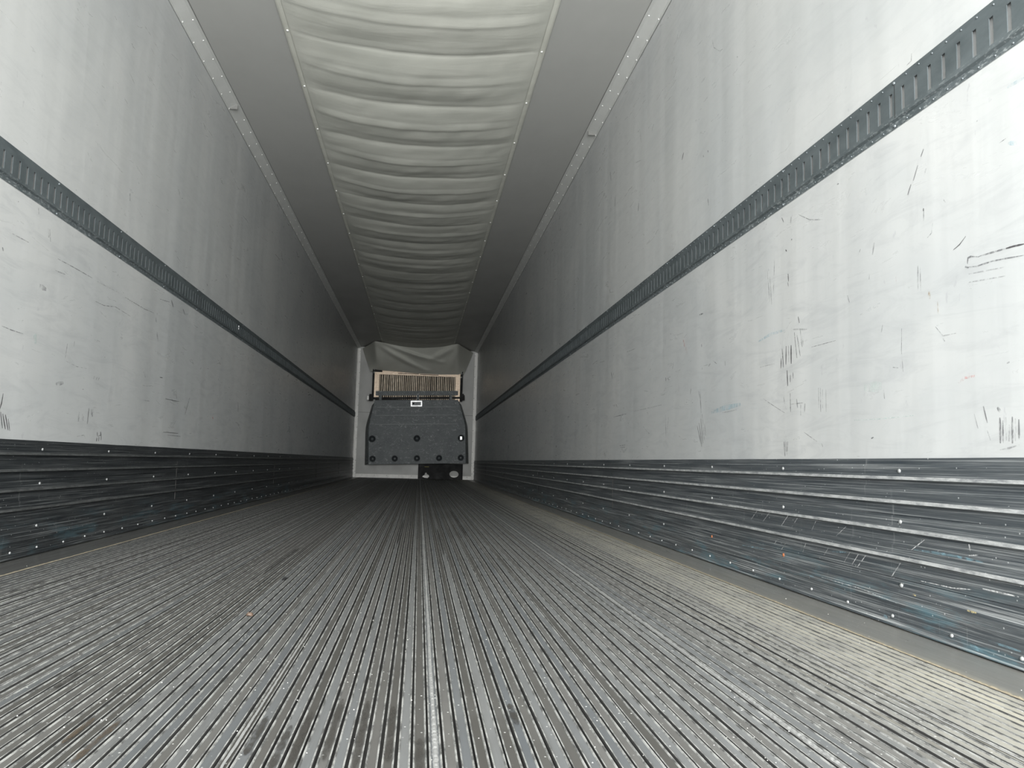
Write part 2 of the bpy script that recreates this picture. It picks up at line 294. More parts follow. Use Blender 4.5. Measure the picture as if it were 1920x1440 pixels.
# ---- scuffs read off the walls: (y, z) points in metres, width, kind
SCUFF_R = [([(2.546, 1.033), (2.529, 0.919)], 0.0027, 'g'), ([(2.528, 1.01), (2.515, 0.913)], 0.0026, 'g'), ([(2.492, 1.058), (2.5, 0.947)], 0.0026, 'g'), ([(2.393, 0.988), (2.391, 0.963)], 0.0057, 'k'), ([(2.396, 0.961), (2.391, 0.945)], 0.0031, 'g'), ([(2.446, 0.724), (2.449, 0.691)], 0.0057, 'k'), ([(2.439, 0.753), (2.43, 0.692)], 0.0038, 'k'), ([(2.411, 0.758), (2.414, 0.699)], 0.005, 'k'), ([(2.395, 0.758), (2.394, 0.705)], 0.0031, 'g'), ([(2.377, 0.756), (2.377, 0.697)], 0.0068, 'k'), ([(2.328, 0.838), (2.32, 0.817)], 0.0049, 'k'), ([(2.354, 0.793), (2.338, 0.71)], 0.0043, 'g'), ([(2.336, 0.782), (2.316, 0.713)], 0.0043, 'g'), ([(2.314, 0.793), (2.303, 0.74)], 0.0048, 'g'), ([(2.303, 0.774), (2.296, 0.744)], 0.003, 'g'), ([(2.363, 0.804), (2.273, 0.789)], 0.0055, 'f'), ([(2.406, 0.68), (2.402, 0.63)], 0.0062, 'k'), ([(2.384, 0.663), (2.384, 0.64)], 0.0037, 'k'), ([(2.366, 0.67), (2.364, 0.649)], 0.0043, 'g'), ([(2.431, 0.597), (2.422, 0.572)], 0.0037, 'g'), ([(2.385, 0.605), (2.384, 0.547)], 0.0055, 'g'), ([(2.343, 0.584), (2.337, 0.555)], 0.0048, 'g'), ([(2.316, 0.565), (2.317, 0.531)], 0.0036, 'g'), ([(2.289, 0.566), (2.293, 0.541)], 0.0042, 'g'), ([(2.38, 0.57), (2.295, 0.569)], 0.0031, 'f'), ([(2.43, 0.455), (2.424, 0.409)], 0.0062, 'g'), ([(2.405, 0.455), (2.411, 0.414)], 0.0043, 'g'), ([(2.417, 0.455), (2.417, 0.423)], 0.0037, 'g'), ([(2.206, 0.606), (2.205, 0.547)], 0.0035, 'f'), ([(2.195, 0.605), (2.194, 0.535)], 0.0029, 'g'), ([(2.183, 0.599), (2.183, 0.545)], 0.0034, 'f'), ([(2.163, 0.597), (2.163, 0.533)], 0.0028, 'f'), ([(1.795, 0.713), (1.798, 0.659), (1.793, 0.607)], 0.002, 'g'), ([(1.835, 0.623), (1.813, 0.619)], 0.002, 'g'), ([(1.599, 0.855), (1.579, 0.861), (1.558, 0.874)], 0.0023, 'k'), ([(1.556, 0.813), (1.554, 0.825), (1.545, 0.826), (1.52, 0.819)], 0.0046, 'g'), ([(1.52, 0.82), (1.479, 0.818), (1.443, 0.816)], 0.0041, 'g'), ([(1.443, 0.816), (1.422, 0.815), (1.394, 0.812)], 0.0039, 'k'), ([(1.564, 0.807), (1.529, 0.801), (1.48, 0.8), (1.443, 0.796), (1.395, 0.79)], 0.0032, 'g'), ([(1.553, 0.79), (1.444, 0.779)], 0.0027, 'f'), ([(1.553, 0.772), (1.445, 0.761)], 0.0027, 'f'), ([(1.563, 0.809), (1.552, 0.803)], 0.0041, 'g'), ([(1.475, 0.48), (1.476, 0.429)], 0.0061, 'g'), ([(1.467, 0.469), (1.469, 0.432)], 0.0052, 'f'), ([(1.459, 0.48), (1.46, 0.434)], 0.006, 'f'), ([(1.45, 0.465), (1.452, 0.432)], 0.006, 'f'), ([(1.441, 0.48), (1.443, 0.428)], 0.006, 'g'), ([(1.433, 0.476), (1.435, 0.432)], 0.0051, 'f'), ([(1.424, 0.474), (1.425, 0.435)], 0.0051, 'g'), ([(1.467, 0.474), (1.468, 0.429)], 0.0034, 'g'), ([(1.481, 0.501), (1.473, 0.491)], 0.0078, 'g'), ([(1.478, 0.416), (1.452, 0.419), (1.425, 0.425)], 0.0035, 'f'), ([(1.521, 0.506), (1.511, 0.471)], 0.0035, 'g'), ([(1.549, 0.492), (1.539, 0.461)], 0.0027, 'f'), ([(1.512, 0.456), (1.503, 0.435)], 0.0026, 'f'), ([(1.726, 0.851), (1.728, 0.792)], 0.0049, 'f'), ([(1.718, 0.849), (1.718, 0.789)], 0.0039, 'f'), ([(1.699, 0.981), (1.7, 0.95)], 0.0025, 'g'), ([(1.668, 0.936), (1.673, 0.914), (1.689, 0.907)], 0.0029, 'f'), ([(1.914, 0.926), (1.905, 0.956)], 0.0053, 'f'), ([(1.982, 0.944), (1.97, 0.956)], 0.0038, 'f'), ([(2.369, 1.168), (2.372, 1.148)], 0.0038, 'g'), ([(2.435, 1.185), (2.422, 1.166)], 0.0039, 'g'), ([(2.368, 1.095), (2.367, 1.091)], 0.005, 'k'), ([(2.41, 1.071), (2.402, 1.064)], 0.0051, 'k'), ([(2.039, 0.845), (2.03, 0.823)], 0.0044, 'f'), ([(1.929, 0.879), (1.932, 0.865)], 0.0032, 'f'), ([(1.815, 0.854), (1.812, 0.819)], 0.0025, 'p'), ([(2.319, 1.159), (2.248, 1.121), (2.17, 1.097)], 0.0019, 'g'), ([(2.584, 0.603), (2.499, 0.572), (2.425, 0.546)], 0.002, 'g'), ([(1.668, 0.696), (1.643, 0.671), (1.599, 0.67)], 0.0028, 'f'), ([(1.643, 0.665), (1.637, 0.658)], 0.0037, 'g'), ([(1.876, 0.571), (1.873, 0.548)], 0.0041, 'f'), ([(1.875, 0.735), (1.881, 0.717)], 0.0041, 'f'), ([(1.658, 0.77), (1.657, 0.723)], 0.0033, 'o'), ([(1.688, 0.781), (1.685, 0.763)], 0.0077, 'o'), ([(1.595, 0.561), (1.574, 0.57), (1.537, 0.571)], 0.0064, 'p'), ([(2.619, 0.804), (2.523, 0.814), (2.421, 0.811)], 0.0107, 'b'), ([(2.016, 0.502), (1.895, 0.499), (1.757, 0.5)], 0.0027, 't'), ([(1.964, 0.584), (1.884, 0.581)], 0.0317, 't2'), ([(2.245, 0.731), (2.106, 0.73)], 0.0018, 'g'), ([(2.612, 0.713), (2.497, 0.712)], 0.002, 'f'), ([(2.297, 0.48), (2.218, 0.45)], 0.003, 'f'), ([(2.191, 0.444), (2.184, 0.434)], 0.0029, 'g'), ([(1.936, 0.451), (1.925, 0.454)], 0.0042, 'g'), ([(1.443, 0.588), (1.451, 0.586)], 0.0034, 'f'), ([(1.694, 1.122), (1.705, 1.107)], 0.0024, 'k'), ([(1.717, 1.091), (1.736, 1.06)], 0.002, 'k'), ([(1.745, 1.054), (1.759, 1.033)], 0.0028, 'k'), ([(1.686, 1.072), (1.695, 1.056)], 0.002, 'g'), ([(1.7, 0.981), (1.7, 0.974)], 0.0036, 'k'), ([(1.701, 0.969), (1.701, 0.952)], 0.002, 'g'), ([(1.45, 1.037), (1.427, 1.04)], 0.0015, 'g'), ([(1.515, 1.111), (1.51, 1.111)], 0.003, 'g'), ([(1.423, 1.142), (1.402, 1.141), (1.378, 1.14)], 0.0088, 'b'), ([(1.426, 1.027), (1.399, 1.016)], 0.0094, 'b'), ([(2.086, 1.174), (2.076, 1.173)], 0.0037, 'g'), ([(1.627, 0.977), (1.622, 0.97)], 0.0031, 'g'), ([(1.751, 1.356), (1.733, 1.358), (1.731, 1.376)], 0.0034, 'f'), ([(2.01, 1.2), (2.005, 1.194)], 0.0027, 'g'), ([(3.217, 0.684), (3.195, 0.64), (3.186, 0.591)], 0.0056, 'g'), ([(3.233, 0.54), (3.203, 0.491), (3.177, 0.452)], 0.0043, 'k'), ([(3.212, 0.551), (3.174, 0.461)], 0.0037, 'k'), ([(3.19, 0.568), (3.163, 0.466)], 0.0037, 'k'), ([(3.174, 0.585), (3.147, 0.478)], 0.0049, 'g'), ([(3.147, 0.542), (3.134, 0.495)], 0.0042, 'g'), ([(3.199, 0.682), (3.192, 0.646)], 0.0025, 'g'), ([(3.67, 0.613), (3.659, 0.504)], 0.0042, 'g'), ([(3.621, 0.597), (3.646, 0.524)], 0.0034, 'g'), ([(3.67, 0.788), (3.665, 0.769)], 0.0063, 'k'), ([(3.636, 0.781), (3.614, 0.769)], 0.0048, 'g'), ([(4.766, 0.933), (4.738, 0.894)], 0.0107, 'g'), ([(4.703, 0.924), (4.709, 0.909)], 0.0061, 'g'), ([(4.688, 0.655), (4.4, 0.657)], 0.0044, 'g'), ([(4.539, 0.481), (4.402, 0.484)], 0.0034, 'g'), ([(4.522, 0.471), (4.414, 0.471)], 0.0034, 'g'), ([(3.211, 1.005), (3.164, 1.002)], 0.0063, 'g'), ([(3.42, 0.93), (3.4, 0.905), (3.361, 0.862)], 0.0158, 'p'), ([(3.048, 0.79), (3.013, 0.774)], 0.0041, 'g'), ([(3.104, 0.774), (3.083, 0.783)], 0.0042, 'g'), ([(3.071, 0.585), (2.941, 0.594), (2.774, 0.598)], 0.0201, 'b'), ([(3.185, 0.877), (3.183, 0.864)], 0.0056, 'g'), ([(3.312, 0.704), (3.321, 0.68)], 0.0038, 'g'), ([(3.551, 0.846), (3.572, 0.815)], 0.0068, 'f'), ([(2.926, 0.775), (2.923, 0.755)], 0.0051, 'f'), ([(3.174, 0.779), (3.176, 0.77)], 0.0043, 'g'), ([(3.952, 0.538), (3.939, 0.53)], 0.0059, 'g'), ([(5.89, 1.018), (5.878, 1.006)], 0.0065, 'g'), ([(6.259, 0.551), (6.251, 0.539)], 0.0069, 'g'), ([(4.709, 1.043), (4.698, 1.035)], 0.0053, 'g'), ([(4.94, 0.46), (4.886, 0.415)], 0.0055, 'w'), ([(4.401, 1.008), (4.217, 1.003)], 0.0033, 'g'), ([(4.232, 0.661), (3.735, 0.662)], 0.0032, 'f'), ([(2.956, 0.578), (2.814, 0.58)], 0.0029, 'f'), ([(6.204, 0.737), (6.13, 0.735)], 0.0057, 'g'), ([(4.152, 0.603), (4.148, 0.587)], 0.0039, 'g'), ([(4.059, 0.576), (3.952, 0.534)], 0.0023, 'f'), ([(3.425, 1.794), (3.449, 1.769)], 0.0072, 'k'), ([(3.115, 1.682), (3.112, 1.672)], 0.0053, 'k'), ([(3.168, 1.681), (3.166, 1.672)], 0.0053, 'k'), ([(4.867, 2.234), (4.843, 2.167)], 0.0049, 'k'), ([(4.827, 2.084), (4.839, 1.963)], 0.0039, 'g'), ([(4.726, 2.022), (4.734, 1.963)], 0.0057, 'k'), ([(4.183, 1.806), (4.19, 1.762)], 0.0068, 'k'), ([(3.114, 1.475), (3.105, 1.444)], 0.0039, 'k'), ([(3.522, 2.254), (3.6, 2.211)], 0.0046, 'f'), ([(3.066, 2.138), (3.049, 2.096), (2.983, 2.045), (2.951, 2.037)], 0.0034, 'f'), ([(2.803, 1.929), (2.8, 1.922)], 0.0057, 'g'), ([(4.178, 2.227), (4.145, 2.136)], 0.0044, 'f'), ([(4.264, 2.064), (4.141, 2.034)], 0.0044, 'f')]
SCUFF_L = [([(2.753, 0.546), (2.748, 0.514), (2.738, 0.489)], 0.0059, 'k'), ([(2.747, 0.486), (2.767, 0.434)], 0.0051, 'k'), ([(2.761, 0.481), (2.786, 0.432)], 0.0052, 'k'), ([(2.778, 0.479), (2.804, 0.429)], 0.0052, 'k'), ([(2.798, 0.467), (2.815, 0.427)], 0.0037, 'k'), ([(3.434, 0.543), (3.432, 0.516), (3.429, 0.479)], 0.0062, 'k'), ([(3.344, 0.522), (3.341, 0.484)], 0.0139, 'f'), ([(3.379, 0.517), (3.387, 0.49)], 0.0175, 'f'), ([(3.46, 0.541), (3.475, 0.51)], 0.0178, 'f'), ([(3.537, 0.449), (3.542, 0.433)], 0.0064, 'k'), ([(3.572, 0.452), (3.581, 0.433)], 0.0073, 'k'), ([(3.538, 0.425), (3.535, 0.41)], 0.0064, 'k'), ([(3.561, 0.43), (3.557, 0.411)], 0.0055, 'k'), ([(3.583, 0.434), (3.583, 0.416)], 0.0055, 'k'), ([(3.547, 0.432), (3.587, 0.439)], 0.0046, 'g'), ([(4.407, 0.48), (4.669, 0.482)], 0.0033, 'k'), ([(4.475, 0.467), (4.72, 0.467)], 0.0034, 'g'), ([(4.407, 0.656), (4.648, 0.658)], 0.0033, 'k'), ([(2.722, 1.066), (2.833, 1.067)], 0.0045, 'f'), ([(3.053, 1.067), (3.176, 1.068), (3.368, 1.067)], 0.0033, 'g'), ([(3.408, 1.064), (3.664, 1.068)], 0.0027, 'f'), ([(3.414, 0.981), (3.506, 0.981), (3.632, 0.999), (3.823, 0.991)], 0.0036, 'g'), ([(3.735, 1.063), (3.992, 1.059), (4.133, 1.065)], 0.0039, 'g'), ([(4.391, 1.182), (4.431, 1.153)], 0.0134, 'g'), ([(2.957, 1.155), (2.972, 1.123)], 0.0128, 'f'), ([(2.972, 1.155), (2.986, 1.113)], 0.0064, 'g'), ([(2.933, 0.94), (2.984, 0.937)], 0.0205, 'f'), ([(3.189, 0.773), (3.18, 0.713)], 0.0042, 'g'), ([(3.251, 0.793), (3.246, 0.77)], 0.0043, 'f'), ([(2.93, 0.769), (2.939, 0.736)], 0.0203, 't'), ([(3.185, 0.706), (3.29, 0.696), (3.381, 0.699)], 0.0033, 'f'), ([(3.463, 0.677), (3.456, 0.664)], 0.0036, 'g'), ([(3.493, 0.676), (3.482, 0.662)], 0.0036, 'g'), ([(3.515, 0.678), (3.504, 0.663)], 0.0036, 'g'), ([(2.708, 0.759), (2.77, 0.756), (2.848, 0.756)], 0.0029, 'g'), ([(4.167, 1.043), (4.177, 1.025)], 0.0053, 'k'), ([(4.196, 0.979), (4.221, 0.934)], 0.0128, 'f'), ([(4.205, 1.15), (4.361, 1.166)], 0.0043, 'g'), ([(4.604, 1.176), (4.646, 1.151)], 0.0093, 'g'), ([(3.7, 1.534), (3.707, 1.5)], 0.0069, 'g'), ([(2.74, 1.181), (2.742, 1.178)], 0.0046, 'g'), ([(3.36, 0.615), (3.364, 0.612)], 0.0044, 'k'), ([(3.557, 0.77), (3.558, 0.766)], 0.0064, 'g'), ([(5.059, 1.419), (5.075, 1.408)], 0.0077, 'g'), ([(4.041, 0.761), (4.074, 0.736)], 0.0082, 'f'), ([(4.58, 0.719), (4.602, 0.668)], 0.0092, 'f'), ([(4.847, 0.698), (4.774, 0.592)], 0.017, 'f'), ([(4.777, 0.631), (4.781, 0.598)], 0.0072, 'p'), ([(5.393, 0.613), (5.406, 0.601)], 0.0107, 'r'), ([(4.29, 0.758), (4.336, 0.76)], 0.0043, 'k'), ([(3.341, 0.425), (3.413, 0.433)], 0.0035, 'f'), ([(4.07, 0.623), (4.168, 0.625)], 0.0041, 'f'), ([(4.182, 1.074), (4.178, 1.063)], 0.0128, 'w'), ([(4.166, 1.051), (4.168, 1.041)], 0.0106, 'w'), ([(2.668, 1.006), (2.677, 0.996)], 0.0073, 'g'), ([(3.038, 1.02), (3.126, 1.025)], 0.0049, 'f'), ([(3.12, 0.612), (3.184, 0.622)], 0.0164, 'f'), ([(2.878, 1.203), (2.885, 1.181)], 0.0039, 'f'), ([(6.092, 0.76), (6.12, 0.691)], 0.0092, 'k'), ([(12.117, 1.797), (12.126, 1.731)], 0.0113, 'k'), ([(5.593, 0.764), (5.617, 0.749)], 0.0107, 'w'), ([(6.03, 1.43), (6.044, 1.416)], 0.0058, 'g'), ([(6.375, 0.93), (6.397, 0.892)], 0.0073, 'f')]
SCR_R = [([(2.364, 0.232), (2.418, 0.192)], 0.002, 'w'), ([(2.309, 0.224), (2.35, 0.191)], 0.002, 'w'), ([(2.192, 0.227), (2.223, 0.194)], 0.0019, 'w'), ([(2.441, 0.152), (2.469, 0.13)], 0.0021, 'w'), ([(2.387, 0.143), (2.419, 0.118)], 0.0021, 'w'), ([(2.257, 0.156), (2.277, 0.127)], 0.002, 'w'), ([(2.015, 0.156), (2.046, 0.126)], 0.0023, 'w'), ([(1.974, 0.156), (2.008, 0.124)], 0.0022, 'w'), ([(1.941, 0.156), (1.982, 0.121)], 0.0031, 'w'), ([(1.793, 0.156), (1.832, 0.117)], 0.0033, 'w'), ([(1.7, 0.218), (1.75, 0.19)], 0.0024, 'w'), ([(2.591, 0.232), (2.648, 0.195)], 0.0016, 'w'), ([(2.496, 0.231), (2.555, 0.194)], 0.0016, 'w'), ([(2.032, 0.221), (2.089, 0.189)], 0.0014, 'w'), ([(2.123, 0.16), (2.153, 0.132)], 0.0014, 'w'), ([(2.115, 0.147), (2.034, 0.153)], 0.0047, 'b'), ([(1.738, 0.192), (1.609, 0.194), (1.514, 0.191)], 0.0065, 'b'), ([(1.554, 0.223), (1.55, 0.209)], 0.0045, 'w'), ([(1.555, 0.2), (1.527, 0.204)], 0.003, 'w'), ([(1.867, 0.02), (1.851, 0.019)], 0.0094, 'b'), ([(1.559, 0.019), (1.522, 0.015)], 0.0099, 'b'), ([(1.504, 0.04), (1.417, 0.039)], 0.0052, 'b'), ([(1.718, 0.125), (1.612, 0.126), (1.549, 0.132)], 0.0028, 'w'), ([(1.517, 0.139), (1.412, 0.139)], 0.003, 'w'), ([(1.565, 0.088), (1.537, 0.088)], 0.0045, 'y'), ([(1.748, 0.091), (1.736, 0.089)], 0.0041, 'y'), ([(2.721, 0.101), (2.532, 0.108)], 0.0057, 'b'), ([(2.168, 0.07), (1.976, 0.07), (1.809, 0.06)], 0.0019, 'w'), ([(2.24, 0.064), (2.213, 0.064)], 0.0059, 'b')]

# ================================================================ setting
ys_wall = frange(Y0, DEPTH, 2.15)
for side, nm in ((-1, 'left'), (1, 'right')):
    wl = MB().box(min(side*W2, side*(W2+.06)), max(side*W2, side*(W2+.06)), Y0, DEPTH+.06, -.05, CEIL+.06).build('wall_'+nm, M['wall_'+nm]); struct(wl)
    ribbon_marks('scuff_marks', SCUFF_R if side > 0 else SCUFF_L, side*W2, side, wl)
ce = struct(MB().box(-W2, W2, Y0, DEPTH, CEIL, CEIL+.06).build('ceiling', M['ceiling']))
fw = struct(MB().box(-W2, W2, DEPTH, DEPTH+.06, 0, CEIL).build('wall_front', M['front']))
MB().box(-W2, W2, DEPTH-.0015, DEPTH+.001, 1.33, 1.336).build('panel_joint', M['caulk'], fw)

# floor: bed, rails (one object each), welds, smooth edge plates
fl = struct(MB().box(-W2-.05, W2+.05, Y0, DEPTH, -.05, -.009).build('floor', M['slot']))
P = .01935
def rail_mesh(hw, lip, name, mat='rail'):
    pr = [(-hw, -.0095), (-hw, lip), (-hw+.0017, lip), (-hw+.0026, -.0004), (hw-.0026, -.0004), (hw-.0017, lip), (hw, lip), (hw, -.0095)]
    o = extrude_y(pr, [Y0, 2, 6, 11, DEPTH], [M[mat], M['lip'], M['slot']], name, None, [2, 1, 1, 0, 1, 1, 2]); me = o.data; bpy.data.objects.remove(o); return me
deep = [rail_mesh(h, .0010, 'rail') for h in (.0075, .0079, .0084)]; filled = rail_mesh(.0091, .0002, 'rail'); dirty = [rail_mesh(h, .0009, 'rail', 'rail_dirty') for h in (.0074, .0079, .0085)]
nr = 0
for k in range(-66, 61):
    x = .1315 + k*P
    if x > 1.088 or x < -1.090: continue
    ax_ = abs(x) if x < 0 else x
    q = random.choice((0, 0, 1, 1, 2)) if abs(x) < .55 else random.choice((0, 1, 1, 2, 2)); odd = (k % 2) != (random.random() < .18)
    me = filled if (x > .90 or x < -.95 or (k*7 % 23 == 5 and abs(x) > .6)) else (dirty[q] if odd else deep[q])
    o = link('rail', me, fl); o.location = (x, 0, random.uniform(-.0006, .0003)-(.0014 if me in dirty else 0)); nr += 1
for side in (-1, 1):
    a, b = sorted((side*1.0985, side*W2))
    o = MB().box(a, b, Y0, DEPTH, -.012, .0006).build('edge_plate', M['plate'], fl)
    rnd = random.Random(side+5)
    vs = []; fs = []
    ys = frange(Y0, 6, .008)+frange(6.05, DEPTH, .05)
    for y in ys:
        c = side*1.0965 + rnd.uniform(-.0006, .0006); h = rnd.uniform(.0012, .0026)
        vs += [(c-.0035, y, 0), (c-.0015, y, h), (c+.0015, y, h), (c+.0035, y, 0)]
    for j in range(len(ys)-1):
        for i in range(3): fs.append((4*j+i, 4*j+i+1, 4*j+4+i+1, 4*j+4+i))
    M['ochre'] = M.get('ochre') or mat_plain('ochre_sealant', (.30, .26, .19), .7, 0, 60, .4)
    mesh('sealant_bead', vs, fs, M['ochre'], fl)
for xs in (-.8745, -.623, -.1200, .1315, .634, .8855):
    rnd = random.Random(int(xs*1000)); vs = []; fs = []; ys = frange(Y0, 5, .006)+frange(5.05, DEPTH, .06)
    hh = 1.0 if xs in (.1315, .634) else .12
    for y in ys:
        c = xs + rnd.uniform(-.0004, .0004) + .001*noise.noise(Vector((y*3, xs, 0))); h = .0003+.0022*hh*(.5+.5*abs(math.sin(y*210)))*rnd.uniform(.7, 1)
        w_ = (.0032 if hh == 1 else .0018)*(1+.5*noise.noise(Vector((y*5, xs, 3)))) 
        vs += [(c-w_, y, -.0002), (c-w_*.5, y, h), (c+w_*.5, y, h), (c+w_, y, -.0002)]
    for j in range(len(ys)-1):
        for i in range(3): fs.append((4*j+i, 4*j+i+1, 4*j+4+i+1, 4*j+4+i))
    mesh('weld_bead', vs, fs, M['weld'], fl)
# dark wet stains lying along single rails
vs = []; fs = []; mi = []
for k, y0, y1, kd in ((-3, 1.02, 1.24, 'd'), (-5, 1.0, 1.27, 'd'), (-7, 1.03, 1.28, 'd'), (-9, 1.02, 1.22, 'd'), (-10, 1.0, 1.16, 'd'), (-1, .95, 1.10, 'd'), (-12, 1.05, 1.2, 'd'),
                      (-22, 1.03, 1.19, 'n'), (-24, 1.1, 1.2, 'n'), (-30, 1.35, 1.45, 'd'), (6, 1.15, 1.25, 'd'), (-6, 3.6, 5.0, 'd'), (4, 3.2, 4.4, 'd'), (11, 4.0, 6.2, 'd'), (-14, 4.2, 6.4, 'd'), (-26, 2.6, 3.4, 'd')):
    for d in (0,):
        x = .1315+k*P; z = .0011; N = 10
        for i in range(N+1):
            y = y0+(y1-y0)*i/N; w_ = .0052*random.uniform(.6, 1)*(1 if 0 < i < N else .3); vs += [(x-w_, y, z), (x+w_, y, z)]
            if i: j = len(vs)-2; fs.append((j-2, j-1, j+1, j)); mi.append(0 if kd == 'd' else 1)
o = mesh('floor_stains', vs, fs, [MK['d'], MK['n']], fl, mi); o['kind'] = 'stuff'
# loose bright grit scattered on the rails
vs = []; fs = []
for i in range(800):
    y = .85 + 6.5*random.random()**1.7; x = random.uniform(-1.2, 1.2); s_ = random.uniform(.0005, .0013)
    b = len(vs); z = .0006
    vs += [(x-s_, y, z), (x, y-s_*1.3, z), (x+s_, y, z), (x, y+s_*1.3, z), (x, y, z+s_)]
    fs += [(b, b+1, b+4), (b+1, b+2, b+4), (b+2, b+3, b+4), (b+3, b, b+4)]
M['grit'] = mat_plain('pale_grit', (.62, .61, .58), .6, 0, 50, .3)
o = mesh('grit', vs, fs, M['grit'], fl); o['kind'] = 'stuff'

# ---------------------------------------------------------------- corrugated scuff liners along the foot of both walls
KZ = [(.400, 0), (.400, .004), (.383, .0045), (.380, .0085), (.362, .008), (.357, .0165), (.3495, .0165), (.345, .0045), (.334, .004), (.331, .0085), (.306, .008), (.3015, .0165), (.2935, .0165), (.289, .0045),
      (.2665, .004), (.2640, .0025), (.2635, .0075), (.240, .008), (.2355, .0165), (.2275, .0165), (.223, .0045), (.196, .004), (.193, .0085), (.175, .008), (.1705, .0165), (.1625, .0165), (.158, .0045), (.1165, .004), (.1155, .0025), (.1150, .0075),
      (.090, .0085), (.084, .0105), (.060, .0105), (.050, .0085), (.012, .0085), (.006, .016), (.004, .016), (.004, 0)]
edge_faces = {5, 11, 18, 24}
soft = {4: 1, 10: 1, 17: 1, 23: 1}
ys = frange(Y0, 5, .12)+frange(5.3, DEPTH, .6)
for side, nm in ((-1, 'left'), (1, 'right')):
    vs = []; fs = []; mi = []; n = len(KZ)
    for y in ys:
        for z, d in KZ:
            wob = .0012*noise.noise(Vector((y*1.3, z*3, side*5.)))
            top = .0008*noise.noise(Vector((y*14, 0, side))) if z >= .4 else 0
            vs.append((side*(W2-d-(wob if d > .001 else 0)), y, z+top))
    for j in range(len(ys)-1):
        for i in range(n-1): fs.append((j*n+i, j*n+i+1, (j+1)*n+i+1, (j+1)*n+i)); mi.append(1 if i in edge_faces else 0)
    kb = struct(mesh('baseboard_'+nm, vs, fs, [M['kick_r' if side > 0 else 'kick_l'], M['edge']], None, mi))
    me = dome('rivet', .0058, .004, M['rivet'], (-side, 0, 0)); mr = dome('rivet', .0062, .003, M['rust'], (-side, 0, 0)); mb = dome('rivet', .0048, .004, M['rivet'], (-side, 0, 0))
    yy = 1.805-.6175*3; c = 0
    while yy < DEPTH-.1:
        for z, d in ((.370, .0078), (.250, .0082), (.102, .0086)):
            rusty = z < .2 and side > 0 and 2.3 < yy < 3.2
            o = put('rivet', mr if rusty else me, (side*(W2-d), yy, z), kb)
            if rusty: o['label'] = 'rusty rivet'
        yy += .6175
    yy = 1.628-.205*9
    while yy < DEPTH-.1:
        put('rivet', mb, (side*(W2-.0087), yy+random.uniform(-.01, .01), .0245+random.uniform(-.002, .002)), kb); yy += .205
    # vertical butt joints of the liner sheets
    for y in (4.66, 7.7, 10.8, 13.8):
        MB().box(*sorted((side*(W2-.0093), side*(W2-.0060))), y, y+.0015, .118, .330).build('sheet_joint', M['slot'], kb)
    if side > 0: ribbon_marks('liner_scratches', SCR_R, W2-.0172, 1, kb)

# ---------------------------------------------------------------- cove strips where walls meet ceiling
secs = [(Y0, 5.30), (5.304, 11.40), (11.404, DEPTH)]
for num, side in ((1, -1), (2, 1)):
    tr = struct(empty('trim_%d' % num)); 
    for a, b in secs:
        lift = .0012 if a > 6 else 0
        pr = [(side*(W2-.0015), 2.646), (side*(W2-.0045), 2.646), (side*(W2-.006), 2.6615), (side*(W2-.056), CEIL-.0045), (side*(W2-.072), CEIL-.0035), (side*(W2-.072), CEIL-.0008), (side*(W2-.05), CEIL-.0008), (side*(W2-.0015), 2.664)]
        extrude_y(pr, frange(a, b, 1.0), M['trim'], 'cove_strip', tr, close=True)
    # caulk lines along both edges and across the joint
    rnd = random.Random(num)
    for lo, hi, kk in ((0, 0, 0), (1, 0, 1)):
        vs = []; fs = []; ys = frange(Y0, DEPTH, .06)
        for y in ys:
            w_ = .0012+.0022*max(0, noise.noise(Vector((y*.9, kk*9., side*3.)))+.2)
            if kk: vs += [(side*(W2-.0725), y, CEIL-.0006), (side*(W2-.0725-w_*2.2), y, CEIL-.0006)]
            else: vs += [(side*(W2-.0006), y, 2.647), (side*(W2-.0006), y, 2.647-w_*2)]
        for j in range(len(ys)-1): fs.append((2*j, 2*j+1, 2*j+3, 2*j+2))
        mesh('caulk_line', vs, fs, M['caulk'], tr)
    MB().box(*sorted((side*(W2-.06), side*(W2-.004))), 5.298, 5.306, 2.655, 2.688).build('strip_joint', M['caulk'], tr)
    mw = dome('rivet', .0050, .0035, M['cove_rivet'], (-side, 0, -.25)); mc = dome('rivet', .0050, .0035, M['cove_rivet'], (-side*.35, 0, -1))
    yy = 3.832-.2135*18
    while yy < DEPTH-.08:
        if yy > Y0: put('rivet', mw, (side*(W2-.0062), yy, 2.657), tr)
        put('rivet', mc, (side*(W2-.052), yy+.02, CEIL-.0062), tr); yy += .2125 if yy < 6 else .2125

# ---------------------------------------------------------------- corner posts and sill of the front wall
for num, side in ((3, -1), (4, 1)):
    a, b = sorted((side*(W2-.001), side*(W2-.062)))
    p = struct(MB().box(a, b, DEPTH-.03, DEPTH-.001, .0, 2.652).box(*sorted((side*(W2-.001), side*(W2-.008))), DEPTH-.09, DEPTH-.03, .40, 2.652).build('trim_%d' % num, M['alu']))
    me = dome('screw', .006, .004, M['void'], (0, -1, 0))
    for i in range(12): put('screw', me, (side*(W2-.052), DEPTH-.0295, .12+i*.225), p)
p = struct(MB().box(-1.18, .085, DEPTH-.025, DEPTH-.001, 0, .072).box(1.0, 1.182, DEPTH-.025, DEPTH-.001, 0, .072).build('trim_5', M['alu']))
me = dome('screw', .006, .004, M['void'], (0, -1, 0))
for x in (-1.05, -.8, -.55, -.3, -.05, 1.1): put('screw', me, (x, DEPTH-.0245, .05), p)

